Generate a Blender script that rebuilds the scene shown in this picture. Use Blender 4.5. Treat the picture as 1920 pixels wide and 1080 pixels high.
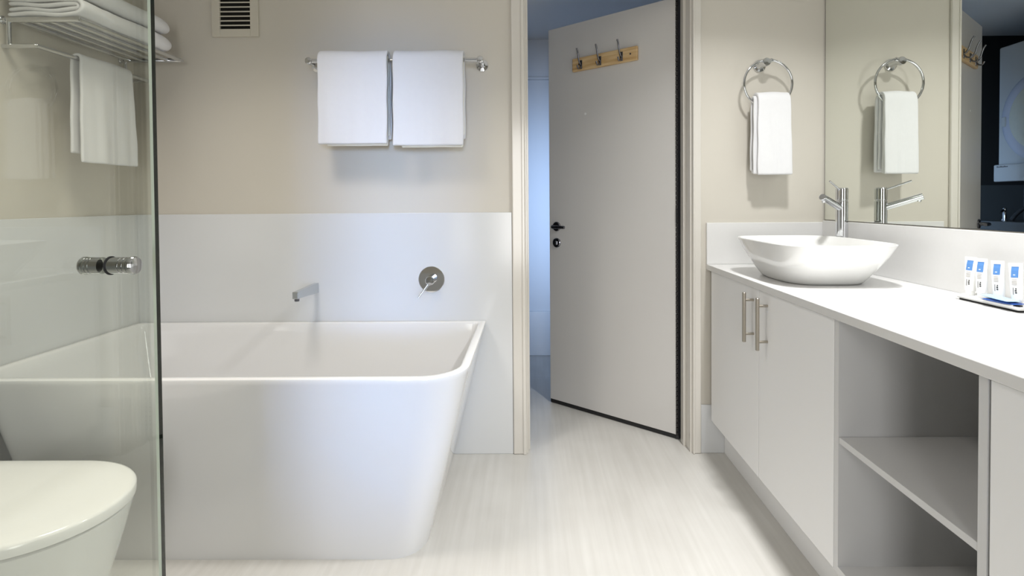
import bpy, bmesh, math, random
from mathutils import Vector, Matrix
random.seed(4)
PI = math.pi
for o in list(bpy.data.objects):
    bpy.data.objects.remove(o, do_unlink=True)
SC = bpy.context.scene
COL = SC.collection

# ------------------------------------------------------------------ camera
PITCH, YAW, ROLL = 0.01912891, -0.00644094, 0.00669727
cp, sp, cy_, sy_ = math.cos(PITCH), math.sin(PITCH), math.cos(YAW), math.sin(YAW)
fwd = Vector((sy_*cp, cy_*cp, -sp)); right = Vector((cy_, -sy_, 0)); down = fwd.cross(right)
c_, s_ = math.cos(ROLL), math.sin(ROLL)
r2 = c_*right + s_*down; d2 = -s_*right + c_*down
cam_d = bpy.data.cameras.new('camera')
cam = bpy.data.objects.new('camera', cam_d); COL.objects.link(cam)
m = Matrix((r2, -d2, -fwd)).transposed().to_4x4()
m.translation = Vector((0, 0, 1.10))
cam.matrix_world = m
cam_d.sensor_width = 36.0
cam_d.lens = 980.0/1920.0*36.0
cam_d.shift_x = (960-986.75)/1920.0
cam_d.shift_y = (395.64-540)/1920.0
cam_d.clip_start = 0.02
SC.camera = cam

# ------------------------------------------------------------------ world, lamps, exposure
w = bpy.data.worlds.new('world'); SC.world = w; w.use_nodes = True
w.node_tree.nodes['Background'].inputs[0].default_value = (0.60, 0.70, 0.90, 1)
w.node_tree.nodes['Background'].inputs[1].default_value = 0.3
SC.view_settings.view_transform = 'Standard'
SC.view_settings.look = 'None'
SC.view_settings.gamma = 1.0
SC.view_settings.exposure = 0.0
SC.view_settings.use_curve_mapping = False

def area(name, loc, target, energy, color, sx, sy=None, shape='RECTANGLE', spread=180):
    l = bpy.data.lights.new(name, 'AREA'); l.energy = energy; l.color = color
    l.shape = shape; l.size = sx; l.spread = math.radians(spread)
    if sy: l.size_y = sy
    o = bpy.data.objects.new(name, l); COL.objects.link(o)
    o.location = loc
    o.rotation_euler = (Vector(target)-Vector(loc)).to_track_quat('-Z', 'Y').to_euler()
    return o
WARM = (1.0, 1.0, 0.995)
AMBER = (1.0, 0.94, 0.86)
area('downlight_vanity', (0.81, 1.35, 2.285), (0.81, 1.35, 0), 13.5, WARM, 0.12, shape='DISK', spread=126)
area('floor_fill_beam', (0.80, 1.15, 2.285), (0.42, 1.32, 0), 4.6, WARM, 0.10, shape='DISK', spread=66)  # narrow beam added to brighten the floor beside the vanity
area('downlight_vanity_near', (0.81, 0.15, 2.285), (0.81, 0.15, 0), 2.0, WARM, 0.12, shape='DISK', spread=118)
area('downlight_bath', (-0.93, 1.22, 2.285), (-0.93, 1.30, 0), 9.6, AMBER, 0.42, shape='DISK', spread=118)
# daylight through the window behind the photographer; the two lamps after it are added fills
area('window_daylight', (0.22, -1.36, 1.10), (-0.60, 2.264, 0.95), 1.15, (0.34, 0.56, 1.0), 0.20, 1.55, spread=15)
area('front_fill', (-0.05, -1.36, 1.15), (-0.25, 2.264, 1.0), 12.3, (1.0, 0.985, 0.97), 0.55, 1.5, spread=125)  # broad fill added in front of the window to lift upright surfaces
area('laundry_fill', (1.10, 2.47, 1.15), (0.02, 3.72, 0.95), 7.5, (0.42, 0.62, 1.0), 0.35, 1.2, spread=60)  # blue fill added behind the door to light the laundry wall

# ------------------------------------------------------------------ materials
def newmat(name):
    mt = bpy.data.materials.new(name); mt.use_nodes = True
    nt = mt.node_tree
    return mt, nt, nt.nodes['Principled BSDF']
def setc(b, col, rough, metal=0.0, spec=0.5):
    b.inputs['Base Color'].default_value = (*col, 1); b.inputs['Roughness'].default_value = rough
    b.inputs['Metallic'].default_value = metal; b.inputs['Specular IOR Level'].default_value = spec
def mat(name, col, rough=0.5, metal=0.0, var=0.0, vscale=(6, 6, 6), bump=0.0, bscale=200.0, bdist=0.001, spec=0.5, coat=0.0):
    mt, nt, b = newmat(name); setc(b, col, rough, metal, spec)
    if coat: b.inputs['Coat Weight'].default_value = coat; b.inputs['Coat Roughness'].default_value = 0.05
    tc = nt.nodes.new('ShaderNodeTexCoord')
    mp = nt.nodes.new('ShaderNodeMapping'); mp.inputs['Scale'].default_value = vscale
    nt.links.new(tc.outputs['Object'], mp.inputs[0])
    n = nt.nodes.new('ShaderNodeTexNoise'); n.inputs['Scale'].default_value = 1.0; n.inputs['Detail'].default_value = 6
    nt.links.new(mp.outputs[0], n.inputs['Vector'])
    mx = nt.nodes.new('ShaderNodeMix'); mx.data_type = 'RGBA'
    mx.inputs[6].default_value = (*[c*(1-var) for c in col], 1)
    mx.inputs[7].default_value = (*[min(1, c*(1+var)) for c in col], 1)
    nt.links.new(n.outputs['Fac'], mx.inputs[0]); nt.links.new(mx.outputs[2], b.inputs['Base Color'])
    if bump:
        n2 = nt.nodes.new('ShaderNodeTexNoise'); n2.inputs['Scale'].default_value = bscale; n2.inputs['Detail'].default_value = 3
        nt.links.new(tc.outputs['Object'], n2.inputs['Vector'])
        bp = nt.nodes.new('ShaderNodeBump'); bp.inputs['Strength'].default_value = bump; bp.inputs['Distance'].default_value = bdist
        nt.links.new(n2.outputs['Fac'], bp.inputs['Height']); nt.links.new(bp.outputs[0], b.inputs['Normal'])
    return mt
PAINT = mat('beige_paint', (0.63, 0.595, 0.525), 0.42, var=0.02, vscale=(2, 2, 2), bump=0.05, bscale=300)
CEIL = mat('ceiling_paint', (0.80, 0.79, 0.77), 0.8, var=0.01)
TILE = mat('white_tile', (0.69, 0.70, 0.705), 0.16, var=0.01)
ACRYL = mat('white_acrylic', (0.79, 0.79, 0.79), 0.08, var=0.004, coat=0.3)
CERAM = mat('white_ceramic', (0.78, 0.78, 0.765), 0.06, var=0.004, coat=0.4)
LIDW = mat('toilet_lid_plastic', (0.88, 0.87, 0.85), 0.12, var=0.004)
STONE = mat('white_stone', (0.74, 0.735, 0.725), 0.22, var=0.015, vscale=(90, 90, 90))
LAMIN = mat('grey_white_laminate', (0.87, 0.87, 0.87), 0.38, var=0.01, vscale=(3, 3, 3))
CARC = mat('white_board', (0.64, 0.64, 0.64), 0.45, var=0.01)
GLOSSP = mat('cream_gloss_enamel', (0.69, 0.66, 0.605), 0.16, var=0.01)
DOORP = mat('door_enamel', (0.65, 0.635, 0.615), 0.28, var=0.015, vscale=(2, 2, 2))
TOWEL = mat('white_terry', (0.76, 0.76, 0.77), 0.95, var=0.015, vscale=(60, 60, 60), bump=0.55, bscale=700, bdist=0.0012, spec=0.1)
TOWELD = mat('cream_terry', (0.84, 0.82, 0.74), 0.95, var=0.02, vscale=(60, 60, 60), bump=0.55, bscale=700, bdist=0.0012, spec=0.1)
PLATEM = mat('bright_chrome', (0.90, 0.90, 0.91), 0.04, metal=1.0, var=0.005)
FILLERM = mat('grey_gap_filler', (0.045, 0.042, 0.045), 0.7, var=0.2, vscale=(30, 30, 300))
KNOBM = mat('dull_steel', (0.55, 0.56, 0.57), 0.13, metal=1.0, var=0.01)
SPOUTM = mat('satin_chrome', (0.58, 0.60, 0.61), 0.16, metal=1.0, var=0.01)
CHROME = mat('chrome', (0.68, 0.69, 0.71), 0.06, metal=1.0, var=0.01)
SATIN = mat('brushed_nickel', (0.46, 0.42, 0.36), 0.32, metal=1.0, var=0.03, vscale=(300, 300, 20))
DARKM = mat('dark_metal', (0.10, 0.10, 0.11), 0.3, metal=1.0, var=0.05)
GUN = mat('dark_chrome', (0.20, 0.20, 0.22), 0.22, metal=1.0, var=0.05)
KNUCK = mat('blackened_steel', (0.022, 0.020, 0.020), 0.5, metal=0.3, var=0.05)
BLACK = mat('black_rubber_and_shade', (0.012, 0.012, 0.013), 0.6, var=0.1)
VOID = mat('duct_shade_black', (0.008, 0.007, 0.005), 0.9, var=0.1)
VENTP = mat('vent_plastic', (0.62, 0.585, 0.50), 0.45, var=0.01)
WSHADE = mat('unlit_wall_black', (0.020, 0.018, 0.016), 0.7, var=0.05)  # unlit side of the laundry: shade put into the wall colour
DTILE = mat('dark_tile', (0.070, 0.072, 0.068), 0.4, var=0.05)
HALLP = mat('hall_paint', (0.66, 0.66, 0.66), 0.6, var=0.01)
DRYW = mat('dryer_enamel', (0.48, 0.49, 0.48), 0.3, var=0.01)
DRYG = mat('dryer_window', (0.60, 0.60, 0.50), 0.25, var=0.05, vscale=(40, 40, 40))
DRYR = mat('dryer_door_ring', (0.50, 0.52, 0.60), 0.25, var=0.01)
INK = mat('dark_ink', (0.05, 0.05, 0.05), 0.6, var=0.02)
INK_GAP = mat('grey_ink_and_lid_gap', (0.45, 0.43, 0.42), 0.6, var=0.02)
BLUE = mat('blue_label', (0.10, 0.25, 0.56), 0.4, var=0.1, vscale=(200, 200, 200))
LBLUE = mat('light_blue_sachet', (0.36, 0.56, 0.86), 0.3, var=0.1, vscale=(80, 80, 80))
NAVY = mat('dark_blue_sachet', (0.02, 0.07, 0.28), 0.3, var=0.15, vscale=(80, 80, 80))
WPLAST = mat('white_plastic', (0.84, 0.84, 0.82), 0.3, var=0.005)
EDGED = mat('glass_edge_dark', (0.018, 0.024, 0.018), 0.15, var=0.05)
EDGEL = mat('glass_edge_pale', (0.80, 0.84, 0.76), 0.15, var=0.05)

def pine():
    mt, nt, b = newmat('pine'); setc(b, (0.6, 0.4, 0.2), 0.35)
    tc = nt.nodes.new('ShaderNodeTexCoord'); mp = nt.nodes.new('ShaderNodeMapping'); mp.inputs['Scale'].default_value = (4, 30, 45)
    n = nt.nodes.new('ShaderNodeTexNoise'); n.inputs['Scale'].default_value = 1.5; n.inputs['Detail'].default_value = 6
    r = nt.nodes.new('ShaderNodeValToRGB')
    r.color_ramp.elements[0].position = 0.3; r.color_ramp.elements[0].color = (0.50, 0.29, 0.11, 1)
    r.color_ramp.elements[1].position = 0.65; r.color_ramp.elements[1].color = (0.74, 0.55, 0.30, 1)
    L = nt.links.new
    L(tc.outputs['Object'], mp.inputs[0]); L(mp.outputs[0], n.inputs['Vector']); L(n.outputs['Fac'], r.inputs[0]); L(r.outputs[0], b.inputs['Base Color'])
    return mt
PINE = pine()
def floor_mat():
    mt, nt, b = newmat('pale_stone_vinyl'); setc(b, (0.6, 0.6, 0.57), 0.33)
    L = nt.links.new
    tc = nt.nodes.new('ShaderNodeTexCoord')
    def streak(sc, detail):
        mp = nt.nodes.new('ShaderNodeMapping'); mp.inputs['Scale'].default_value = sc
        n = nt.nodes.new('ShaderNodeTexNoise'); n.inputs['Scale'].default_value = 1; n.inputs['Detail'].default_value = detail
        L(tc.outputs['Object'], mp.inputs[0]); L(mp.outputs[0], n.inputs['Vector']); return n.outputs['Fac']
    a, c, d = streak((50, 2.0, 1), 6), streak((1.6, 1.2, 1), 4), streak((4, 3.5, 1), 6)
    ad = nt.nodes.new('ShaderNodeMath'); L(a, ad.inputs[0]); L(c, ad.inputs[1])
    ad2 = nt.nodes.new('ShaderNodeMath'); L(ad.outputs[0], ad2.inputs[0]); L(d, ad2.inputs[1])
    mr = nt.nodes.new('ShaderNodeMapRange'); mr.inputs[1].default_value = 1.15; mr.inputs[2].default_value = 1.85
    L(ad2.outputs[0], mr.inputs[0])
    r = nt.nodes.new('ShaderNodeValToRGB')
    r.color_ramp.elements[0].color = (0.505, 0.49, 0.457, 1); r.color_ramp.elements[1].color = (0.60, 0.588, 0.556, 1)
    L(mr.outputs[0], r.inputs[0]); L(r.outputs[0], b.inputs['Base Color'])
    return mt
FLOOR = floor_mat()
def glass_mat():
    mt = bpy.data.materials.new('shower_glass'); mt.use_nodes = True; nt = mt.node_tree; nt.nodes.clear(); L = nt.links.new
    out = nt.nodes.new('ShaderNodeOutputMaterial'); mx = nt.nodes.new('ShaderNodeMixShader')
    tr = nt.nodes.new('ShaderNodeBsdfTransparent'); tr.inputs[0].default_value = (0.92, 0.94, 0.905, 1)
    gl = nt.nodes.new('ShaderNodeBsdfGlossy'); gl.inputs['Roughness'].default_value = 0.0; gl.inputs[0].default_value = (1, 1, 1, 1)
    fr = nt.nodes.new('ShaderNodeFresnel')
    geo = nt.nodes.new('ShaderNodeNewGeometry')
    mr = nt.nodes.new('ShaderNodeMapRange'); mr.inputs[3].default_value = 1.5; mr.inputs[4].default_value = 1/1.5
    L(geo.outputs['Backfacing'], mr.inputs[0]); L(mr.outputs[0], fr.inputs[0])
    L(fr.outputs[0], mx.inputs[0]); L(tr.outputs[0], mx.inputs[1]); L(gl.outputs[0], mx.inputs[2]); L(mx.outputs[0], out.inputs[0])
    return mt
GLASS = glass_mat()
def mirror_mat():
    return mat('mirror_silver', (0.85, 0.875, 0.83), 0.0, metal=1.0, var=0.0)
MIRROR = mirror_mat()

# ------------------------------------------------------------------ mesh helpers
def V(*a): return Vector(a)
class MB:
    def __init__(s): s.bm = bmesh.new()
    def box(s, x0, x1, y0, y1, z0, z1, bev=0.0, seg=2):
        bm = s.bm
        vs = [bm.verts.new((x, y, z)) for z in (z0, z1) for y in (y0, y1) for x in (x0, x1)]
        fs = [(0, 2, 3, 1), (4, 5, 7, 6), (0, 1, 5, 4), (2, 6, 7, 3), (0, 4, 6, 2), (1, 3, 7, 5)]
        faces = [bm.faces.new([vs[i] for i in f]) for f in fs]
        if bev:
            es = list({e for f in faces for e in f.edges})
            bmesh.ops.bevel(bm, geom=es, offset=bev, segments=seg, affect='EDGES', profile=0.5)
        return s
    def loft(s, rings, cap0=True, cap1=True, closed=True):
        bm = s.bm; R = [[bm.verts.new(p) for p in r] for r in rings]
        for a, b in zip(R[:-1], R[1:]):
            n = len(a)
            for i in range(n if closed else n-1):
                j = (i+1) % n
                bm.faces.new((a[i], a[j], b[j], b[i]))
        if cap0: bm.faces.new(list(reversed(R[0])))
        if cap1: bm.faces.new(R[-1])
        return s
    def lathe(s, prof, o=(0, 0, 0), axis=(0, 0, 1), n=32):
        ax = Vector(axis).normalized(); t = Vector((1, 0, 0)) if abs(ax.x) < 0.9 else Vector((0, 1, 0))
        u = ax.cross(t).normalized(); v = ax.cross(u); o = Vector(o)
        rings = [[o + ax*h + (u*math.cos(2*PI*k/n) + v*math.sin(2*PI*k/n))*max(r, 1e-5) for k in range(n)] for r, h in prof]
        return s.loft(rings)
    def cyl(s, p, q, r, r2=None, n=24, bev=0.0):
        p, q = Vector(p), Vector(q); h = (q-p).length; r2 = r if r2 is None else r2
        if bev: prof = [(r-bev, 0), (r, bev), (r2, h-bev), (r2-bev, h)]
        else: prof = [(r, 0), (r2, h)]
        return s.lathe(prof, p, q-p, n)
    def tube(s, pts, r, n=12, closed=False, cap=True):
        pts = [Vector(p) for p in pts]; N = len(pts); rings = []
        rr = r if isinstance(r, (list, tuple)) else [r]*N
        prev = None
        for i, p in enumerate(pts):
            if closed: t = (pts[(i+1) % N]-pts[i-1]).normalized()
            else: t = (pts[min(i+1, N-1)]-pts[max(i-1, 0)]).normalized()
            if prev is None:
                a = Vector((0, 0, 1)) if abs(t.z) < 0.9 else Vector((1, 0, 0)); u = t.cross(a).normalized()
            else: u = (prev - t*prev.dot(t)).normalized()
            prev = u; v = t.cross(u)
            rings.append([p + (u*math.cos(2*PI*k/n)+v*math.sin(2*PI*k/n))*rr[i] for k in range(n)])
        if closed: rings.append(rings[0]); s.loft(rings, False, False); bmesh.ops.remove_doubles(s.bm, verts=s.bm.verts, dist=1e-6)
        else: s.loft(rings, cap, cap)
        return s
    def prism(s, pts, d):
        d = Vector(d); return s.loft([[Vector(p) for p in pts], [Vector(p)+d for p in pts]])
    def build(s, name, material, parent=None, smooth=None, sub=0, mats=None):
        bm = s.bm
        bmesh.ops.recalc_face_normals(bm, faces=bm.faces)
        me = bpy.data.meshes.new(name)
        ang = math.radians(smooth) if smooth else None
        if ang:
            for f in bm.faces: f.smooth = True
            for e in bm.edges:
                if len(e.link_faces) == 2 and e.calc_face_angle(0) > ang: e.smooth = False
        bm.to_mesh(me); bm.free()
        for mm in (mats or [material]): me.materials.append(mm)
        o = bpy.data.objects.new(name, me); COL.objects.link(o)
        if parent:
            o.parent = parent
            root = parent
            if root.type == 'EMPTY' and 'off' in root:
                off = Vector(root['off']); me.transform(Matrix.Translation(-off))
            elif 'poff' in parent:
                me.transform(Matrix.Translation(-Vector(parent['poff'])))
        if sub:
            md = o.modifiers.new('subdivision', 'SUBSURF'); md.levels = sub; md.render_levels = sub
        return o
def tag(o, label, cat, group=None, kind=None):
    o['label'] = label; o['category'] = cat
    if group: o['group'] = group
    if kind: o['kind'] = kind
    return o
OFFS = {}
def thing(name, label, cat, loc=(0, 0, 0), group=None, rotz=0.0, local=False):
    o = bpy.data.objects.new(name, None); COL.objects.link(o); o.location = loc; o.rotation_euler.z = rotz
    o.empty_display_size = 0.1
    tag(o, label, cat, group)
    if not local: o['off'] = list(loc)      # parts are written in world coordinates
    return o
def sub(mb, name, material, part, **k):
    """a sub-part: a child of a part, written in the same coordinates as the part"""
    root = part.parent
    if root is not None and 'off' in root: part['poff'] = list(root['off'])
    o = mb.build(name, material, part, **k)
    return o
def struct(name, mb, material, parent=None, **k):
    o = mb.build(name, material, parent, **k)
    if parent is None: o['kind'] = 'structure'
    return o
def rrect(x0, x1, y0, y1, r, z, n=8):
    """rounded rectangle ring; r = radii at (x0y0, x1y0, x1y1, x0y1)"""
    if not isinstance(r, (list, tuple)): r = [r]*4
    cs = [(x0+r[0], y0+r[0], PI), (x1-r[1], y0+r[1], 1.5*PI), (x1-r[2], y1-r[2], 0), (x0+r[3], y1-r[3], 0.5*PI)]
    out = []
    for (cx, cy, a0), rr in zip(cs, r):
        for k in range(n+1):
            a = a0 + 0.5*PI*k/n
            out.append(Vector((cx+rr*math.cos(a), cy+rr*math.sin(a), z)))
    return out
def lerp(a, b, t): return a+(b-a)*t

# ------------------------------------------------------------------ room shell
XL, XR, YB, YF, ZC = -1.711, 1.274, 2.264, -1.40, 2.30
DX0, DX1, DZ = -0.055, 0.735, 2.07                    # hole in the back wall for the door frame
struct('floor', MB().box(XL-0.1, 2.75, YF-0.1, 3.86, -0.05, 0.0), FLOOR)
struct('ceiling', MB().box(XL-0.1, XR+0.1, YF-0.1, YB+0.1, ZC, ZC+0.06), CEIL)
struct('wall_left', MB().box(XL-0.1, XL, YF, YB+0.1, 0, ZC), PAINT)
struct('wall_right', MB().box(XR, XR+0.1, YF, YB+0.1, 0, ZC), PAINT)
wb = MB(); wb.box(XL-0.1, DX0, YB, YB+0.10, 0, ZC); wb.box(DX1, XR+0.1, YB, YB+0.10, 0, ZC); wb.box(DX0, DX1, YB, YB+0.10, DZ, ZC)
struct('wall_back', wb, PAINT)
wf = MB(); WX0, WX1, WZ0, WZ1 = -0.90, 0.46, 0.30, 1.95
wf.box(XL-0.1, WX0, YF-0.1, YF, 0, ZC); wf.box(WX1, XR+0.1, YF-0.1, YF, 0, ZC); wf.box(WX0, WX1, YF-0.1, YF, 0, WZ0); wf.box(WX0, WX1, YF-0.1, YF, WZ1, ZC)
struct('wall_front', wf, PAINT)
wn = MB(); t = 0.04
wn.box(WX0, WX0+t, YF-0.08, YF-0.02, WZ0, WZ1, 0.004); wn.box(WX1-t, WX1, YF-0.08, YF-0.02, WZ0, WZ1, 0.004)
wn.box(WX0+t, WX1-t, YF-0.08, YF-0.02, WZ0, WZ0+t, 0.004); wn.box(WX0+t, WX1-t, YF-0.08, YF-0.02, WZ1-t, WZ1, 0.004)
wn.box(-0.06, -0.02, YF-0.07, YF-0.03, WZ0+t, WZ1-t, 0.003)
wo = struct('window_1', wn, GLOSSP)
gp = MB().box(WX0+t, WX1-t, YF-0.053, YF-0.047, WZ0+t, WZ1-t).build('window_pane', GLASS, wo)
# tiled dado round the bath: back wall, left wall
TT = 0.010
td = MB(); td.box(XL, -0.077, YB-TT, YB, 0, 1.052, 0.002)
struct('trim_1', td, TILE)
struct('trim_2', MB().box(XL, XL+TT, YF, YB-TT, 0, 1.052, 0.002), TILE)
struct('baseboard_front', MB().box(XL+0.01, XR, YF, YF+0.009, 0, 0.30, 0.002), TILE)
struct('baseboard_back', MB().box(0.738, 0.842, YB-0.009, YB, 0, 0.21, 0.002), TILE)

# laundry behind the door
hall = MB(); hall.box(-0.42, 2.75, 3.72, 3.82, 0, 2.3)
struct('wall_laundry', hall, HALLP)
struct('baseboard_laundry', MB().box(-0.42, 2.75, 3.70, 3.72, 0, 0.315, 0.003), TILE)
struct('trim_3', MB().box(-0.42, 2.75, 3.69, 3.72, 1.955, 1.972, 0.003), HALLP)
dk = MB(); dk.box(-1.10, -0.42, 3.72, 3.82, 1.19, 2.3); dk.box(-1.10, -1.0, 2.364, 3.72, 1.19, 2.3)
struct('wall_laundry_side', dk, WSHADE)
dk = MB(); dk.box(-1.10, -0.42, 3.71, 3.82, 0, 1.19); dk.box(-1.10, -0.99, 2.364, 3.71, 0, 1.19)
struct('trim_4', dk, DTILE)
struct('ceiling_laundry', MB().box(-1.10, 2.75, YB+0.1, 3.82, 2.24, 2.30), CEIL)
struct('wall_laundry_end', MB().box(2.65, 2.75, YB+0.1, 3.72, 0, 2.24), HALLP)

# ------------------------------------------------------------------ door frame
fr = MB()
JX0, JX1, JZ = -0.012, 0.693, 2.03
fr.box(DX0, JX0, YB-0.002, YB+0.102, 0, JZ+0.03); fr.box(JX1, DX1, YB-0.002, YB+0.102, 0, JZ+0.03); fr.box(JX0, JX1, YB-0.002, YB+0.102, JZ, JZ+0.03)
# stops
fr.box(JX0, JX0+0.008, YB+0.030, YB+0.062, 0, JZ, 0.001); fr.box(JX1-0.012, JX1, YB+0.058, YB+0.101, 0, JZ, 0.001); fr.box(JX0, JX1, YB+0.030, YB+0.062, JZ-0.010, JZ, 0.001)
frame = struct('trim_5', fr, GLOSSP)
ar = MB()
def arch(x0, x1, z0, z1):
    # moulded architrave: flat with a rounded inner lip
    ar.box(x0, x1, YB-0.016, YB, z0, z1, 0.005, 3)
arch(-0.076, -0.018, 0, JZ+0.055); arch(0.700, 0.7375, 0, JZ+0.055); arch(-0.018, 0.700, JZ+0.006, JZ+0.055)
ar.box(-0.034, -0.020, YB-0.021, YB-0.014, 0, JZ+0.02, 0.003); ar.box(0.701, 0.709, YB-0.021, YB-0.014, 0, JZ+0.02, 0.003)
struct('trim_6', ar, GLOSSP)

# ------------------------------------------------------------------ door, open into the laundry
HX, HY = 0.667, 2.386; DW = 0.718
ang = math.atan2(2.836-2.386, 0.107-0.667)          # direction hinge -> free edge
door = thing('door_1', 'open grey-beige flush door swung into the laundry, with hook board', 'door', (HX, HY, 0), rotz=ang, local=True)
door['kind'] = 'structure'
# local: x from hinge to free edge, y: -y is away from the bathroom? resolve below
ca, sa = math.cos(ang), math.sin(ang)
sgn = 1 if (-sa*0 + ca*1) < 0 else -1                # local +y world = (-sa, ca); the bathroom side has negative world y
# bathroom face at local y=0, body behind it (towards the laundry)
back = -1 if ca < 0 else 1
yb = 0.036*back
y0_, y1_ = min(0, yb), max(0, yb)
MB().box(0, DW, y0_, y1_, 0.022, 2.018, 0.0015).build('door_leaf', DOORP, door)
MB().box(0.0, DW, min(0.003*back, 0.033*back), max(0.003*back, 0.033*back), 0.003, 0.021).build('bottom_seal', BLACK, door)
ph = MB(); ph.box(-0.004, -0.0005, y0_+0.002, y1_-0.002, 0.004, 2.016)
ph.build('hinge_strip', DARKM, door)
kn = MB()
for k in range(96):
    z = 0.02+k*0.0208
    kn.cyl((-0.0055, -0.002*back, z), (-0.0055, -0.002*back, z+0.0165), 0.0058, n=8)
MB().box(-0.011, 0.0, min(0.004*back, 0.06*back), max(0.004*back, 0.034*back), 0.002, 2.02).build('gap_filler', FILLERM, door)  # dark filler added to block light leaking past the hinge edge
hk = kn.build('hinge_knuckle', KNUCK, door, smooth=40)
hk['kind'] = 'stuff'
MB().box(-0.008, -0.002, -0.010 if back > 0 else -0.002, 0.002 if back > 0 else 0.010, 0.995, 1.062, 0.002).build('hinge_latch', BLACK, door)
f_ = -back                                           # towards the bathroom
hd = MB(); hx, hz = 0.668, 0.962
hd.lathe([(0.020, 0), (0.025, 0.001), (0.025, 0.006), (0.022, 0.009), (0.010, 0.010), (0.009, 0.040)], (hx, 0, hz), (0, f_, 0))
hp = hd.build('door_handle', GUN, door, smooth=35)
lv = MB(); lv.tube([(hx, 0.042*f_, hz), (hx-0.012, 0.046*f_, hz), (hx-0.05, 0.046*f_, hz-0.001), (hx-0.078, 0.044*f_, hz-0.001)], [0.010, 0.010, 0.0085, 0.008], n=14)
lv.build('lever', GUN, hp, smooth=40)
lk = MB(); lk.lathe([(0.020, 0), (0.025, 0.001), (0.025, 0.006), (0.021, 0.009), (0.0, 0.0095)], (hx, 0, 0.875), (0, f_, 0))
lkp = lk.build('lock_rosette', GUN, door, smooth=35)
MB().box(hx-0.007, hx+0.007, min(0.008*f_, 0.016*f_), max(0.008*f_, 0.016*f_), 0.864, 0.886, 0.003).build('thumb_turn', CHROME, lkp)
# laundry-side handle
hd = MB(); hd.lathe([(0.020, 0), (0.025, 0.001), (0.025, 0.006), (0.010, 0.010), (0.009, 0.040)], (hx, yb, hz), (0, back, 0))
hd.tube([(hx, yb+0.042*back, hz), (hx-0.012, yb+0.046*back, hz), (hx-0.09, yb+0.045*back, hz)], 0.009, n=12)
hd.build('laundry_side_handle', GUN, door, smooth=35)
# raised white mark left by a screw plug
MB().lathe([(0.006, 0), (0.006, 0.001), (0.003, 0.002), (0.0, 0.002)], (0.485, 0, 1.545), (0, f_, 0), n=16).build('screw_plug', WPLAST, door, smooth=40)

def dpt(s, off, z):
    return Vector((HX + ca*s - sa*off, HY + sa*s + ca*off, z))
hb = thing('hook_rack', 'pale pine board with three metal coat hooks screwed on the open door', 'coat hooks', tuple(dpt(0.37, 0, 1.765)), rotz=ang, local=True)
bd = MB().box(-0.185, 0.185, min(0, 0.016*f_), max(0, 0.016*f_), 0.0, 0.068, 0.004).build('board', PINE, hb)
for s in (0.142, -0.150):
    MB().lathe([(0.0045, 0), (0.0045, 0.0008), (0, 0.001)], (s, 0.016*f_, 0.034), (0, f_, 0), n=12).build('screw', DARKM, bd)
for s in (0.130, 0.018, -0.102):
    q = MB()
    q.box(s-0.008, s+0.008, min(0.015*f_, 0.019*f_), max(0.015*f_, 0.019*f_), 0.008, 0.052, 0.0015)
    q.tube([(s, 0.018*f_, 0.030), (s, 0.026*f_, 0.034), (s, 0.036*f_, 0.050), (s, 0.041*f_, 0.072), (s, 0.048*f_, 0.092), (s, 0.056*f_, 0.104)], [0.0045, 0.0045, 0.004, 0.0038, 0.0038, 0.0042], n=10)
    q.tube([(s, 0.018*f_, 0.022), (s, 0.028*f_, 0.010), (s, 0.040*f_, 0.006), (s, 0.047*f_, 0.013), (s, 0.049*f_, 0.022)], [0.0045, 0.004, 0.0038, 0.0038, 0.0045], n=10)
    q.build('hook', GUN, hb, smooth=40)

# ------------------------------------------------------------------ bath
bt = thing('bathtub', 'large white tapered back-to-wall bathtub filling the left corner', 'bathtub', (-0.95, 1.9, 0))
YBK = YB-TT-0.001
def bring(z, inset=0.0, tz=None, rr=None, back=None):
    t = (z if tz is None else tz)/0.585
    x0, x1 = lerp(-1.545, XL+TT+0.001, t), lerp(-0.335, -0.190, t); y0 = lerp(1.585, 1.508, t)
    r = lerp(0.105, 0.135, t) if rr is None else rr
    y1 = YBK - (inset if back is None else back)
    return rrect(x0+inset, x1-inset, y0+inset, y1, [max(r-inset*0.6, 0.03), max(r-inset*0.6, 0.03), max(0.012, inset*0.8), max(0.012, inset*0.8)], z, 10)
b = MB()
rings = [bring(0.0), bring(0.004)] + [bring(0.585*k/12) for k in range(1, 12)] + [bring(0.566), bring(0.578, 0.0), bring(0.583, 0.002), bring(0.585, 0.006), bring(0.585, 0.024), bring(0.583, 0.028), bring(0.576, 0.031)]
for z, i in ((0.54, 0.036), (0.46, 0.050), (0.36, 0.068), (0.26, 0.088), (0.20, 0.105), (0.165, 0.128), (0.148, 0.158), (0.142, 0.20)):
    rings.append(bring(z, i, tz=0.585, back=max(0.024, i*0.9)))
b.loft(rings)
shell = b.build('bath_shell', ACRYL, bt, smooth=38)
ws = MB().lathe([(0.030, 0), (0.032, 0.002), (0.026, 0.005), (0.0, 0.006)], (-0.95, 1.90, 0.1425), (0, 0, 1))
ws.build('waste', CHROME, bt, smooth=40)

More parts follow.
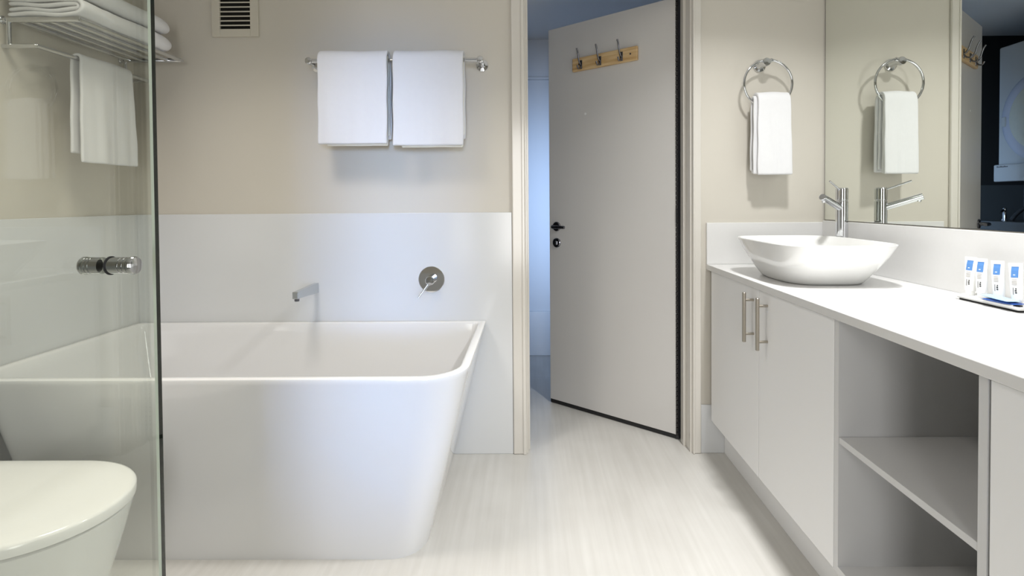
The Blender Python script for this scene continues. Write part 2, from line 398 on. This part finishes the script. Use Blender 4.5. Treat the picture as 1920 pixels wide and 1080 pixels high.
# spout
sp_ = thing('bath_spout', 'chrome square-sided wall spout above the bathtub', 'bath spout', (-0.92, YB-TT, 0.73))
prof = []
def spring(y, zc, hw, hh):
    return rrect(-0.920-hw-0.006, -0.920+hw-0.006, 0, 0.001, 0.0, 0) and [Vector((-0.926+sx*hw, y, zc+sz*hh)) for sx, sz in ((-1, -1), (1, -1), (1, 1), (-1, 1))]
sb = MB().loft([spring(YB-TT, 0.730, 0.010, 0.0215), spring(2.205, 0.731, 0.010, 0.0205), spring(2.15, 0.732, 0.0105, 0.0175), spring(2.085, 0.733, 0.011, 0.015), spring(2.045, 0.733, 0.011, 0.014)])
spb = sb.build('spout_body', SPOUTM, sp_)
bvm = spb.modifiers.new('bevel', 'BEVEL'); bvm.width = 0.002; bvm.segments = 2
MB().cyl((-0.926, 2.062, 0.722), (-0.926, 2.062, 0.708), 0.0095, n=20, bev=0.001).build('aerator', GUN, sp_, smooth=40)

# bath mixer
mx_ = thing('bath_mixer', 'round chrome wall mixer plate with thin pin lever, right of the spout', 'mixer tap', (-0.426, YB-TT, 0.764))
o_ = (-0.426, YB-TT, 0.764)
MB().lathe([(0.054, 0), (0.0565, 0.002), (0.0565, 0.005), (0.055, 0.0065), (0.0, 0.0066)], o_, (0, -1, 0), 48).build('plate', PLATEM, mx_, smooth=30)
MB().lathe([(0.0195, 0.006), (0.0195, 0.043), (0.017, 0.046), (0.0, 0.047)], o_, (0, -1, 0), 32).build('mixer_body', CHROME, mx_, smooth=30)
MB().cyl((-0.430, YB-TT-0.036, 0.756), (-0.474, YB-TT-0.050, 0.692), 0.0036, 0.0032, 14, 0.001).build('lever', KNOBM, mx_, smooth=40)

# ------------------------------------------------------------------ vent
vt = thing('wall_vent', 'beige louvred air vent high on the wall over the bathtub', 'vent', (-1.26, YB, 1.815))
VX0, VX1, VZ0, VZ1 = -1.362, -1.161, 1.815, 2.10
ox0, ox1, oz0, oz1 = -1.327, -1.196, 1.848, 2.067
f = MB()
f.box(VX0, ox0, YB-0.012, YB, VZ0, VZ1, 0.002); f.box(ox1, VX1, YB-0.012, YB, VZ0, VZ1, 0.002)
f.box(ox0, ox1, YB-0.012, YB, VZ0, oz0, 0.002); f.box(ox0, ox1, YB-0.012, YB, oz1, VZ1, 0.002)
f.build('vent_frame', VENTP, vt)
MB().box(ox0-0.002, ox1+0.002, YB-0.0015, YB-0.0002, oz0-0.002, oz1+0.002).build('duct_shade', VOID, vt)  # flat black sheet stands in for the unlit depth behind the slats
for k in range(11):
    z = 1.857+k*0.0196
    s = MB(); s.prism([(ox0, YB-0.0112, z+0.003), (ox0, YB-0.0105, z+0.0085), (ox0, YB-0.002, z+0.0125), (ox0, YB-0.002, z+0.0085)], (ox1-ox0, 0, 0))
    s.build('slat', VENTP, vt)

# ------------------------------------------------------------------ towels
def drape_mesh(W, path, thick, nu=26, wav=0.004, seed=1, taper=None, twist=0.0, hem=None):
    """mid-surface of a hanging cloth: u along the rail (x local), path = list of (y, z) over the rail"""
    rnd = random.Random(seed); ph = [rnd.uniform(0, 6.28) for _ in range(6)]
    # resample path
    seg = [0.0]
    P = [Vector((0, y, z)) for y, z in path]
    for a, b in zip(P[:-1], P[1:]): seg.append(seg[-1]+(b-a).length)
    n = max(20, int(seg[-1]/0.012)); pts = []
    for k in range(n+1):
        d = seg[-1]*k/n; i = 0
        while i < len(seg)-2 and seg[i+1] < d: i += 1
        t = (d-seg[i])/max(seg[i+1]-seg[i], 1e-9); pts.append(P[i].lerp(P[i+1], t))
    top = max(p.z for p in pts)
    bm = bmesh.new(); G = []
    for k, p in enumerate(pts):
        row = []
        t = (pts[min(k+1, n)]-pts[max(k-1, 0)]).normalized(); nr = Vector((0, t.z, -t.y))
        hang = min(1, (top-p.z)/0.30)
        for i in range(nu+1):
            u = i/nu-0.5
            wv = wav*hang*(math.sin(u*9+ph[0])+0.6*math.sin(u*17+ph[1])+0.3*math.sin(u*31+ph[2]+p.z*3))
            ww = W*(1+(taper or 0)*hang)
            row.append(bm.verts.new((u*ww+0.0012*math.sin(p.z*40+ph[3])*(1 if abs(u) > 0.49 else 0), p.y+nr.y*wv, p.z+nr.z*wv + 0.0015*math.sin(u*7+ph[4])*(1-hang))))
        G.append(row)
    for a, b in zip(G[:-1], G[1:]):
        for i in range(nu): bm.faces.new((a[i], a[i+1], b[i+1], b[i]))
    return bm
def cloth(name, bm, thick, parent, material=TOWEL, m=None, poff=None):
    me = bpy.data.meshes.new(name)
    for f in bm.faces: f.smooth = True
    if m is not None: bmesh.ops.transform(bm, matrix=m, verts=bm.verts)
    bm.to_mesh(me); bm.free(); me.materials.append(material)
    o = bpy.data.objects.new(name, me); COL.objects.link(o)
    if parent: o.parent = parent
    sm = o.modifiers.new('thickness', 'SOLIDIFY'); sm.thickness = thick; sm.offset = 0
    ss = o.modifiers.new('subdivision', 'SUBSURF'); ss.levels = 2; ss.render_levels = 2
    return o
def over(yc, zc, r, front, back, spread=0.0):
    """path from the front hem up over a rail of centre (yc, zc) and down to the back hem; -y is the front"""
    p = [(yc-r-spread, zc-front)]
    p += [(yc-r-spread*(1-k/6), zc-front*(1-k/6)) for k in range(1, 6)]
    p += [(yc-r*math.cos(a), zc+r*math.sin(a)) for a in [PI*k/10 for k in range(11)]]
    p += [(yc+r, zc-back*k/6) for k in range(1, 7)]
    return p

# towel rail on the back wall
RY, RZ = 2.168, 1.684
rl = thing('towel_rail', 'chrome towel rail on the wall above the bathtub', 'towel rail', (-0.555, YB, RZ))
MB().cyl((-0.914, RY, RZ), (-0.196, RY, RZ), 0.0085, n=24, bev=0.001).build('bar', CHROME, rl, smooth=40)
for x in (-0.908, -0.200):
    q = MB(); q.lathe([(0.026, 0), (0.0265, 0.003), (0.025, 0.009), (0.014, 0.012), (0.0115, 0.02), (0.0115, YB-RY-0.006), (0.014, YB-RY-0.002), (0.014, YB-RY+0.010), (0.010, YB-RY+0.0135), (0, YB-RY+0.014)], (x, YB, RZ), (0, -1, 0), 32)
    q.build('bracket', CHROME, rl, smooth=35)
for (xa, xb, zb, seed, lab) in ((-0.869, -0.568, 1.340, 3, 'thick white folded towel, left of the two on the wall rail over the bathtub'),
                                (-0.562, -0.258, 1.332, 8, 'thick white folded towel on the wall rail over the bathtub, nearer the door')):
    xm, W = (xa+xb)/2, xb-xa
    tw = thing('bath_towel', lab, 'towel', (xm, RY, zb), group='towels on the wall rail')
    M_ = Matrix.Translation((0, 0, 0))
    r = 0.0085+0.0075
    bm = drape_mesh(W-0.016, [(y-RY, z-zb) for y, z in over(RY, RZ, r+0.0165, RZ-zb+0.004, RZ-1.362, 0.004)], 0.016, seed=seed, wav=0.0032)
    cloth('outer_fold', bm, 0.016, tw)
    bm = drape_mesh(W-0.050, [(y-RY, z-zb) for y, z in over(RY, RZ, r, RZ-zb+0.010, RZ-1.375, 0.004)], 0.014, seed=seed+1, wav=0.0028)
    bmesh.ops.translate(bm, verts=bm.verts, vec=(0.014, 0, 0))
    cloth('inner_fold', bm, 0.014, tw, TOWELD)

# towel ring on the end wall beside the mirror
RX, RYR, RZR = 0.998, 2.196, 1.583
rg = thing('towel_ring', 'chrome towel ring on the wall beside the mirror', 'towel ring', (RX, YB, 1.68))
q = MB(); q.lathe([(0.026, 0), (0.0265, 0.003), (0.025, 0.008), (0.016, 0.011), (0.012, 0.02), (0.012, 0.056), (0.017, 0.060), (0.0175, 0.074), (0.015, 0.078), (0, 0.079)], (0.990, YB, 1.672), (0, -1, 0), 32)
q.cyl((0.990, YB-0.068, 1.672), (1.016, YB-0.068, 1.680), 0.009, n=20, bev=0.001)
q.build('ring_mount', CHROME, rg, smooth=35)
MB().tube([(RX+0.100*math.sin(2*PI*k/64), RYR, RZR+0.098*math.cos(2*PI*k/64)) for k in range(64)], 0.0052, n=12, closed=True).build('ring', CHROME, rg, smooth=60)
tw = thing('hand_towel', 'white hand towel folded through the chrome ring beside the mirror', 'towel', (1.006, RYR, 1.205))
zb = 1.205; cz = 1.515
bm = drape_mesh(0.134, [(y-RYR, z-zb) for y, z in over(RYR, cz, 0.026, cz-zb+0.004, cz-1.21, 0.006)], 0.014, seed=21, wav=0.0018, taper=0.05)
bmesh.ops.translate(bm, verts=bm.verts, vec=(0.005, 0, 0))
cloth('outer_fold', bm, 0.014, tw)
bm = drape_mesh(0.140, [(y-RYR, z-zb) for y, z in over(RYR, cz, 0.0125, cz-zb, cz-1.22, 0.004)], 0.012, seed=23, wav=0.0022, taper=0.06)
bmesh.ops.translate(bm, verts=bm.verts, vec=(-0.004, 0.0, 0))
cloth('inner_fold', bm, 0.012, tw)

# ------------------------------------------------------------------ towel shelf on the left wall
SX0, SX1, SY0, SY1, SZ = XL, -1.46, 1.70, 2.192, 1.700
sh = thing('towel_shelf', 'chrome wire towel shelf with lower rail on the left wall', 'towel shelf', (XL, 1.95, SZ))
for k, x in enumerate((-1.672, -1.62, -1.568, -1.515, -1.462)):
    MB().cyl((x, SY0, SZ), (x, SY1+(0.016 if k == 4 else 0.0), SZ), 0.0074, n=14, bev=0.0008).build('shelf_bar', CHROME, sh, smooth=40)
for y in (SY0, SY1):
    q = MB(); q.box(XL, SX1+0.006, y-0.0055, y+0.0055, SZ-0.0095, SZ+0.008, 0.0035); q.cyl((-1.69, y, SZ), (-1.69, y, 1.615), 0.0068, n=14)
    q.cyl((XL, y, 1.615), (-1.598, y, 1.615), 0.0075, n=14, bev=0.001)
    q.build('side_frame', CHROME, sh, smooth=35)
    MB().lathe([(0.013, 0), (0.013, 0.004), (0.011, 0.006), (0.008, 0.007), (0.008, 0.014)], (XL, y, SZ), (1, 0, 0), 24).build('wall_mount', CHROME, sh, smooth=35)
MB().cyl((-1.60, SY0-0.006, 1.615), (-1.60, SY1+0.012, 1.615), 0.0075, n=16, bev=0.001).build('lower_rail', CHROME, sh, smooth=40)
tw = thing('hand_towel', 'white hand towel over the lower rail of the shelf, seen through the glass', 'towel', (-1.60, 1.965, 1.245))
zb = 1.245
rot = Matrix.Rotation(PI/2, 4, 'Z')      # local x -> world y, local -y -> world +x
bm = drape_mesh(0.238, [(y, z-zb) for y, z in over(0, 1.615, 0.017, 0.368, 0.335, 0.006)], 0.010, seed=31, wav=0.0035, taper=0.08)
cloth('front_fold', bm, 0.011, tw, m=rot)

def folded_towel(z0, xb, xf, ya, yb_, h, seed, lab, group):
    t = thing('folded_towel', lab, 'towel', ((xb+xf)/2, (ya+yb_)/2, z0), group=group)
    rnd = random.Random(seed); th = 0.0135
    def strip(path, name, y0, y1):
        bm = bmesh.new(); ny = 30; G = []
        zc = z0+h/2
        for j in range(ny+1):
            v = j/ny; y = lerp(y0, y1, v); e = max(0, (v-0.86)/0.14); k = math.sqrt(max(0.0, 1-e*e))
            row = []
            for (x, z) in path:
                zz = zc+(z-zc)*(0.35+0.65*k)+0.0018*math.sin(y*23+x*31+seed) + (0.0025*math.sin(x*38+seed*2+z*90) if v < 0.25 else 0.0)
                xx = x - (0.022*(1-k) if x > (xb+xf)/2 else 0)+0.0015*math.sin(y*15+z*40+seed)
                row.append(bm.verts.new((xx-(xb+xf)/2, y-(ya+yb_)/2, zz-z0)))
            G.append(row)
        for a, b2 in zip(G[:-1], G[1:]):
            for i in range(len(path)-1): bm.faces.new((a[i], a[i+1], b2[i+1], b2[i]))
        return cloth(name, bm, th, t)
    def cpath(r, xb_, xf_):
        zc = z0+h/2
        p = [(lerp(xb_, xf_-r, k/12), zc-r) for k in range(12)]
        p += [(xf_-r+r*math.sin(a), zc-r*math.cos(a)) for a in [PI*k/10 for k in range(11)]]
        p += [(lerp(xf_-r, xb_, k/12), zc+r) for k in range(1, 13)]
        return p
    R = h/2-th/2
    strip(cpath(R, xb, xf), 'outer_fold', ya, yb_)
    strip(cpath(R-th-0.0015, xb, xf-th-0.002), 'inner_fold', ya+0.004, yb_-0.02)
    return t
folded_towel(SZ+0.0105, -1.690, -1.445, 1.690, 2.135, 0.060, 1, 'white bath towel folded flat on the shelf bars, under another', 'folded towels on the wire shelf')
folded_towel(SZ+0.076, -1.690, -1.447, 1.692, 2.130, 0.060, 6, 'white bath towel folded flat on top of the shelf stack', 'folded towels on the wire shelf')

# ------------------------------------------------------------------ vanity
ZCT = 0.822
ct = MB(); ct.box(0.762, XR-0.001, -0.20, YB-0.001, ZCT-0.024, ZCT, 0.002)
counter = tag(ct.build('countertop', STONE), 'long white stone vanity worktop along the right wall', 'countertop')
struct('trim_7', MB().box(1.258, XR, -0.20, YB-0.012, ZCT, 1.008, 0.0015), STONE)
struct('trim_8', MB().box(0.762, XR, YB-0.012, YB, ZCT, 1.001, 0.002), STONE)
FX = 0.775; DT = 0.018; ZD0, ZD1 = 0.150, 0.7965
struct('trim_9', MB().box(0.839, 0.857, -0.20, YB-0.010, 0.0, ZD0, 0.001), LAMIN)
def carcass(y0, y1, front):
    """open-fronted box between two side panels; front = x of its front edge"""
    q = MB(); p = 0.018; xb = XR-0.003
    q.box(front, xb, y0, y0+p, ZD0, ZD1); q.box(front, xb, y1-p, y1, ZD0, ZD1)
    q.box(front, xb, y0+p, y1-p, ZD0, ZD0+p); q.box(xb-0.01, xb, y0+p, y1-p, ZD0+p, ZD1)
    return q
def cab_door(parent, y0, y1, hy=None):
    d = MB().box(FX, FX+DT, y0, y1, ZD0+0.001, ZD1-0.003, 0.0012).build('door', LAMIN, parent)
    if hy:
        h = MB(); X = FX-0.033
        h.cyl((X, hy, 0.606), (X, hy, 0.778), 0.0062, n=16, bev=0.001)
        for z in (0.634, 0.752): h.cyl((X, hy, z), (FX, hy, z), 0.0045, n=12)
        sub(h, 'handle', SATIN, d, smooth=40)
    return d
c1 = thing('double_door_cabinet', 'white two-door vanity cabinet below the basin, next to the doorway', 'cabinet', (1.02, 1.78, ZD0))
carcass(1.3315, 2.236, FX+DT+0.002).build('carcass', CARC, c1)
cab_door(c1, 1.773, 2.235, 1.812); cab_door(c1, 1.3325, 1.770, 1.706)
c2 = thing('open_shelf_cabinet', 'open white vanity niche with one shelf, between the cabinet doors', 'shelf unit', (1.02, 1.10, ZD0))
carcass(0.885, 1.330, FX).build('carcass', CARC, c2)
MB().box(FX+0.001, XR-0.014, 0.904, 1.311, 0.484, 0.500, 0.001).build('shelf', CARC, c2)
c3 = thing('single_door_cabinet', 'white vanity cabinet nearest the camera, right of the open niche', 'cabinet', (1.02, 0.45, ZD0))
carcass(0.02, 0.880, FX+DT+0.002).build('carcass', CARC, c3)
cab_door(c3, 0.455, 0.8795); cab_door(c3, 0.02, 0.452)

# mirror
mr_ = thing('mirror', 'large frameless wall mirror over the vanity worktop', 'mirror', (XR, 1.0, 1.012))
MB().box(1.2702, 1.2715, -0.15, YB-0.007, 1.012, 2.20).build('glass', MIRROR, mr_)
MB().box(1.2716, 1.2738, -0.15, YB-0.0025, 1.0105, 2.201).build('backing', BLACK, mr_)

# ------------------------------------------------------------------ basin
bs = thing('basin', 'white rounded-rectangle vessel basin on the worktop', 'basin', (0.977, 1.835, ZCT))
def sring(cx, cy, a, bb, n_, z, N=72):
    out = []
    for k in range(N):
        t = 2*PI*k/N; c, s = math.cos(t), math.sin(t)
        out.append(Vector((cx+a*math.copysign(abs(c)**(2/n_), c), cy+bb*math.copysign(abs(s)**(2/n_), s), z)))
    return out
H = 0.135
b = MB(); rings = []
CXB, CYB = 0.979, 1.835
prof = [(0.000, 0.122, 0.146), (0.002, 0.131, 0.156), (0.010, 0.137, 0.163), (0.030, 0.148, 0.178), (0.060, 0.163, 0.200), (0.095, 0.177, 0.226), (0.125, 0.188, 0.244), (0.1325, 0.1910, 0.2475), (0.135, 0.1900, 0.2465), (0.1352, 0.1870, 0.2435), (0.133, 0.1845, 0.241)]
for z, a, bb in prof: rings.append(sring(CXB, CYB, a, bb, lerp(3.3, 4.4, min(1, z/0.10)), ZCT+z))
for z, a, bb in [(0.11, 0.181, 0.229), (0.08, 0.168, 0.209), (0.05, 0.152, 0.187), (0.03, 0.134, 0.163), (0.020, 0.105, 0.13), (0.016, 0.06, 0.08)]: rings.append(sring(CXB, CYB, a, bb, 4.0, ZCT+z))
b.loft(rings); b.build('bowl', CERAM, bs, smooth=40)
MB().lathe([(0.024, 0), (0.024, 0.002), (0.016, 0.003), (0, 0.0031)], (CXB, CYB, ZCT+0.016), (0, 0, 1)).build('waste', CHROME, bs, smooth=40)

# basin tap
tp = thing('basin_tap', 'tall chrome mixer tap with angled spout behind the basin', 'tap', (1.192, 2.005, ZCT))
TX, TY = 1.196, 2.010
MB().lathe([(0.0245, 0), (0.0245, 0.004), (0.0215, 0.006), (0.0215, 0.268), (0.020, 0.270), (0.020, 0.273), (0.0215, 0.275), (0.0215, 0.316), (0.019, 0.320), (0, 0.3205)], (TX, TY, ZCT), (0, 0, 1), 32).build('tap_body', CHROME, tp, smooth=30)
q = MB(); q.cyl((TX, TY, 1.062), (TX-0.112, TY-0.066, 1.108), 0.0125, n=20, bev=0.0015); q.cyl((TX-0.104, TY-0.061, 1.104), (TX-0.100, TY-0.059, 1.088), 0.008, n=16)
q.build('spout', CHROME, tp, smooth=40)
MB().cyl((TX-0.012, TY-0.009, 1.134), (TX-0.078, TY-0.055, 1.166), 0.0036, n=12, bev=0.0008).build('lever', CHROME, tp, smooth=40)

# ------------------------------------------------------------------ toiletries
tr = thing('toiletry_tray', 'small white tray of toiletries on the worktop, at the right edge', 'tray', (1.214, 1.36, ZCT))
q = MB(); x0, x1, y0, y1 = 1.172, 1.250, 1.258, 1.452
q.loft([rrect(x0+0.006, x1-0.006, y0+0.006, y1-0.006, 0.004, ZCT+0.005), rrect(x0, x1, y0, y1, 0.006, ZCT+0.010), rrect(x0, x1, y0, y1, 0.006, ZCT+0.0145), rrect(x0+0.003, x1-0.003, y0+0.003, y1-0.003, 0.005, ZCT+0.0145), rrect(x0+0.006, x1-0.006, y0+0.006, y1-0.006, 0.004, ZCT+0.0125)])
q.build('dish', CERAM, tr, smooth=30)
MB().box(x0+0.010, x1-0.010, y0+0.010, y1-0.010, ZCT, ZCT+0.0055).build('foot_shadow', BLACK, tr)  # lifts the dish; its black stands in for the shadow underneath
ZT = ZCT+0.0125
def tube_(y, lean, lab):
    t = thing('toiletry_tube', lab, 'toiletry tube', (1.206, y, ZT), group='toiletry tubes on the tray', local=True)
    # flattened tube standing on its cap: local x faces the room (towards -x)
    q = MB(); rings = []
    for z, hx_, hy_ in ((0.012, 0.0095, 0.0125), (0.03, 0.010, 0.0140), (0.06, 0.0085, 0.0150), (0.085, 0.004, 0.0157), (0.092, 0.0015, 0.016), (0.104, 0.0012, 0.016)):
        rings.append([Vector((hx_*math.cos(2*PI*k/24), hy_*math.sin(2*PI*k/24), z)) for k in range(24)])
    q.loft(rings); body = q.build('tube_body', WPLAST, t, smooth=40)
    MB().lathe([(0.0095, 0), (0.010, 0.001), (0.010, 0.012), (0.0, 0.0122)], (0, 0, 0), (0, 0, 1), 20).build('cap', WPLAST, t, smooth=35)
    PR = [(0.012, 0.0095), (0.03, 0.010), (0.06, 0.0085), (0.085, 0.004), (0.092, 0.0015), (0.104, 0.0012)]
    def patch(name, ya, yb2, za, zb2, material):
        q = MB(); n = 6
        def px(yy, z):
            hx_ = 0.0012
            for (za_, xa_), (zb_, xb_) in zip(PR[:-1], PR[1:]):
                if za_ <= z <= zb_: hx_ = lerp(xa_, xb_, (z-za_)/(zb_-za_))
            hy_ = 0.0150
            return -(hx_*math.sqrt(max(0.02, 1-(yy/hy_)**2))+0.0006)
        q.loft([[Vector((px(yy, z)+d, yy, z)) for (yy, d) in [(lerp(ya, yb2, k/n), 0.0) for k in range(n+1)]+[(lerp(yb2, ya, k/n), 0.0012) for k in range(n+1)]] for z in sorted({za, zb2} | {z for z in (0.03, 0.06, 0.085, 0.092) if za < z < zb2})])
        return q.build(name, material, body)
    patch('blue_label', -0.0080, 0.0080, 0.068, 0.095, BLUE)
    patch('label_mark', -0.0020, 0.0040, 0.0735, 0.0755, WPLAST)
    for k, z in enumerate((0.062, 0.058, 0.054, 0.050)): patch('small_print', -0.0055, 0.0055, z, z+0.0016, INK_GAP)
    for (ya, yb2, za, zb2) in ((-0.0045, -0.0020, 0.039, 0.042), (-0.0045, -0.0010, 0.034, 0.0375), (-0.0048, -0.0015, 0.029, 0.0325), (0.0022, 0.0032, 0.026, 0.043)):
        patch('print', ya, yb2, za, zb2, INK)
    t.rotation_euler = (lean, 0.02, math.radians(14))
    return t
tube_(1.436, 0.00, 'white toiletry tube with a blue label, farthest left on the tray')
tube_(1.398, -0.04, 'white toiletry tube with a blue label, second from the left on the tray')
tube_(1.346, -0.07, 'white toiletry tube with a blue label, standing behind the sachet')
tube_(1.294, -0.09, 'white toiletry tube with a blue label, at the right frame edge')
def sachet(loc, rz, rx, lx, ly, h, material, lab, band):
    t = thing('sachet', lab, 'sachet', loc, local=True)
    q = MB(); N = 14; top = []; bm = q.bm
    def hgt(u, v): return h*(max(0, (1-(2*u-1)**2))*max(0, (1-(2*v-1)**2)))**0.5
    for s in (1, -1):
        G = [[bm.verts.new(((u-0.5)*lx, (v-0.5)*ly, s*hgt(u, v)*0.5+h*0.5)) for u in [i/N for i in range(N+1)]] for v in [j/N for j in range(N+1)]]
        for a, b2 in zip(G[:-1], G[1:]):
            for i in range(N): bm.faces.new((a[i], a[i+1], b2[i+1], b2[i]))
    bmesh.ops.remove_doubles(bm, verts=bm.verts, dist=1e-5)
    p = q.build('pouch', material, t, smooth=60)
    t.rotation_euler = (rx, 0.0, rz)
    return t
sachet((1.186, 1.315, ZT+0.0005), 0.10, 0.0, 0.036, 0.085, 0.010, NAVY, 'dark blue sachet lying flat on the tray in front of the tubes', True)
sachet((1.184, 1.325, ZT+0.0095), -0.08, 0.02, 0.034, 0.095, 0.007, LBLUE, 'light blue sachet lying over the dark blue one on the tray', True)

# ------------------------------------------------------------------ shower door
GX, GY1 = -0.548, 0.7605
sd = thing('shower_door', 'clear frameless glass shower door in the left foreground', 'shower door', (GX, 0.35, 0.01))
MB().box(GX-0.0048, GX+0.0048, -0.02, GY1, 0.012, 2.05).build('glass_panel', GLASS, sd)
q = MB(); q.box(GX-0.0002, GX+0.0046, GY1, GY1+0.0012, 0.012, 2.05); q.build('polished_edge', EDGED, sd)
MB().box(GX-0.0048, GX-0.0003, GY1, GY1+0.0012, 0.012, 2.05).build('edge_bevel', EDGEL, sd)
KY, KZ = 0.672, 1.020
def knob_half(sg):
    h = [(0.0095, 0.0048), (0.0108, 0.0055), (0.0108, 0.020), (0.0098, 0.0205), (0.0098, 0.0215), (0.0108, 0.022), (0.0108, 0.0255), (0.0098, 0.026), (0.0098, 0.027), (0.0108, 0.0275), (0.0108, 0.031), (0.0098, 0.0315), (0.0115, 0.0325), (0.0118, 0.036), (0.0105, 0.0385), (0.006, 0.0395), (0, 0.0396)]
    if sg < 0: h = [(r, 0.0048+(d-0.0048)*0.78) for r, d in h]
    return MB().lathe(h, (GX, KY, KZ), (sg, 0, 0), 32)
knob_half(1).build('knob', KNOBM, sd, smooth=35)
knob_half(-1).build('knob', KNOBM, sd, smooth=35)
MB().lathe([(0.0105, 0.0046), (0.0122, 0.0048), (0.0122, 0.0062), (0.0105, 0.0064)], (GX, KY, KZ), (1, 0, 0), 32).build('gasket', BLACK, sd, smooth=35)

# ------------------------------------------------------------------ toilet
tl = thing('toilet', 'white toilet with closed lid in the left foreground behind the glass', 'toilet', (-1.35, 1.178, 0))
def dring(z, nose, hw, xb, xs=-1.18, n_=2.05, N=40, cy=1.178, dz=0.0):
    pts = [Vector((xb, cy-hw, z))]
    for k in range(N+1):
        t = -PI/2+PI*k/N; c, s = max(0.0, math.cos(t)), math.sin(t)
        pts.append(Vector((xs+(nose-xs)*c**(2/n_), cy+hw*math.copysign(abs(s)**(2/n_), s), z)))
    pts.append(Vector((xb, cy+hw, z)))
    return pts
q = MB(); q.loft([dring(0.0, -1.030, 0.130, -1.66), dring(0.02, -1.030, 0.130, -1.66), dring(0.12, -1.022, 0.136, -1.66), dring(0.22, -1.000, 0.150, -1.66), dring(0.31, -0.972, 0.172, -1.66), dring(0.375, -0.955, 0.186, -1.66), dring(0.386, -0.953, 0.188, -1.66), dring(0.389, -0.957, 0.184, -1.66)])
q.build('pan', CERAM, tl, smooth=40)
MB().loft([dring(0.389, -0.964, 0.176, -1.47), dring(0.393, -0.964, 0.176, -1.47)]).build('lid_gap_shade', INK_GAP, tl)  # grey slab stands in for the shadow gap below the lid
q = MB(); q.loft([dring(0.393, -0.951, 0.189, -1.475), dring(0.395, -0.948, 0.192, -1.478), dring(0.414, -0.947, 0.193, -1.479), dring(0.419, -0.950, 0.190, -1.476), dring(0.4215, -0.958, 0.183, -1.468), dring(0.4235, -1.00, 0.145, -1.43), dring(0.424, -1.06, 0.08, -1.36)])
q.build('lid', LIDW, tl, smooth=50)
q = MB(); q.loft([rrect(XL+TT+0.001, -1.50, 0.99, 1.366, 0.03, 0.389), rrect(XL+TT+0.001, -1.50, 0.99, 1.366, 0.03, 0.74)]); cs = q.build('cistern', CERAM, tl, smooth=40)
sub(MB().box(XL+TT+0.001, -1.495, 0.985, 1.371, 0.74, 0.768, 0.006), 'cistern_lid', CERAM, cs)

# ------------------------------------------------------------------ laundry things seen in the mirror
dr = thing('clothes_dryer', 'white front-loading clothes dryer on the dark laundry wall, seen in the mirror', 'dryer', (-0.70, 3.0, 1.21))
DFX = -0.40
MB().box(-0.985, DFX, 2.70, 3.305, 1.215, 2.035, 0.012, 3).build('cabinet_body', DRYW, dr)
MB().box(DFX, DFX+0.022, 2.695, 3.312, 1.200, 1.306, 0.008, 3).build('control_panel', DRYW, dr)
lg = MB()
for k in range(9):
    lg.box(DFX+0.0215, DFX+0.0228, 3.286-k*0.0085-0.0055, 3.286-k*0.0085, 1.288, 1.288+(0.006 if k % 3 else 0.009))
lg.build('panel_lettering', INK, dr)
dc = (DFX, 3.0, 1.575)
dp = MB().lathe([(0.270, 0), (0.270, 0.010), (0.255, 0.020), (0.225, 0.026), (0.205, 0.022), (0.0, 0.0221)], dc, (1, 0, 0), 56).build('door', DRYR, dr, smooth=35)
sub(MB().lathe([(0.200, 0.021), (0.200, 0.028), (0.16, 0.036), (0.0, 0.040)], dc, (1, 0, 0), 56), 'window', DRYG, dp, smooth=40)
sub(MB().box(DFX+0.018, DFX+0.032, 3.222, 3.252, 1.535, 1.595, 0.005), 'pull', DRYW, dp)
lt = tag(MB().box(-0.985, -0.34, 2.72, 3.40, 0.0, 0.955, 0.004).build('laundry_tub', DTILE), 'dark laundry bench under the dryer, reflected in the mirror', 'laundry tub')
tp2 = thing('laundry_tap', 'small chrome tap on the laundry bench below the dryer, reflected in the mirror', 'tap', (-0.47, 3.33, 0.955))
MB().lathe([(0.016, 0), (0.016, 0.01), (0.011, 0.012), (0.011, 0.075), (0.008, 0.08), (0, 0.081)], (-0.47, 3.33, 0.955), (0, 0, 1), 20).build('tap_body', CHROME, tp2, smooth=35)
MB().tube([(-0.47, 3.33, 1.01), (-0.44, 3.31, 1.022), (-0.41, 3.29, 1.005)], 0.007, n=12).build('spout', CHROME, tp2, smooth=40)
hs = MB().tube([(-0.44, 3.25, 0.962), (-0.45, 3.235, 0.995), (-0.46, 3.20, 1.03), (-0.47, 3.15, 1.05), (-0.48, 3.09, 1.055), (-0.49, 3.0, 1.05), (-0.50, 2.9, 1.02), (-0.51, 2.84, 0.962)], 0.012, n=12)
tag(hs.build('hose', BLACK, smooth=60), 'black hose looping over the laundry bench, reflected in the mirror', 'hose')
pipe = MB().cyl((-0.55, 3.28, 0.955), (-0.55, 3.28, 1.214), 0.007, n=12)
tag(pipe.build('water_pipe', DARKM, smooth=40), 'thin dark pipe rising from the laundry bench to the dryer', 'pipe')
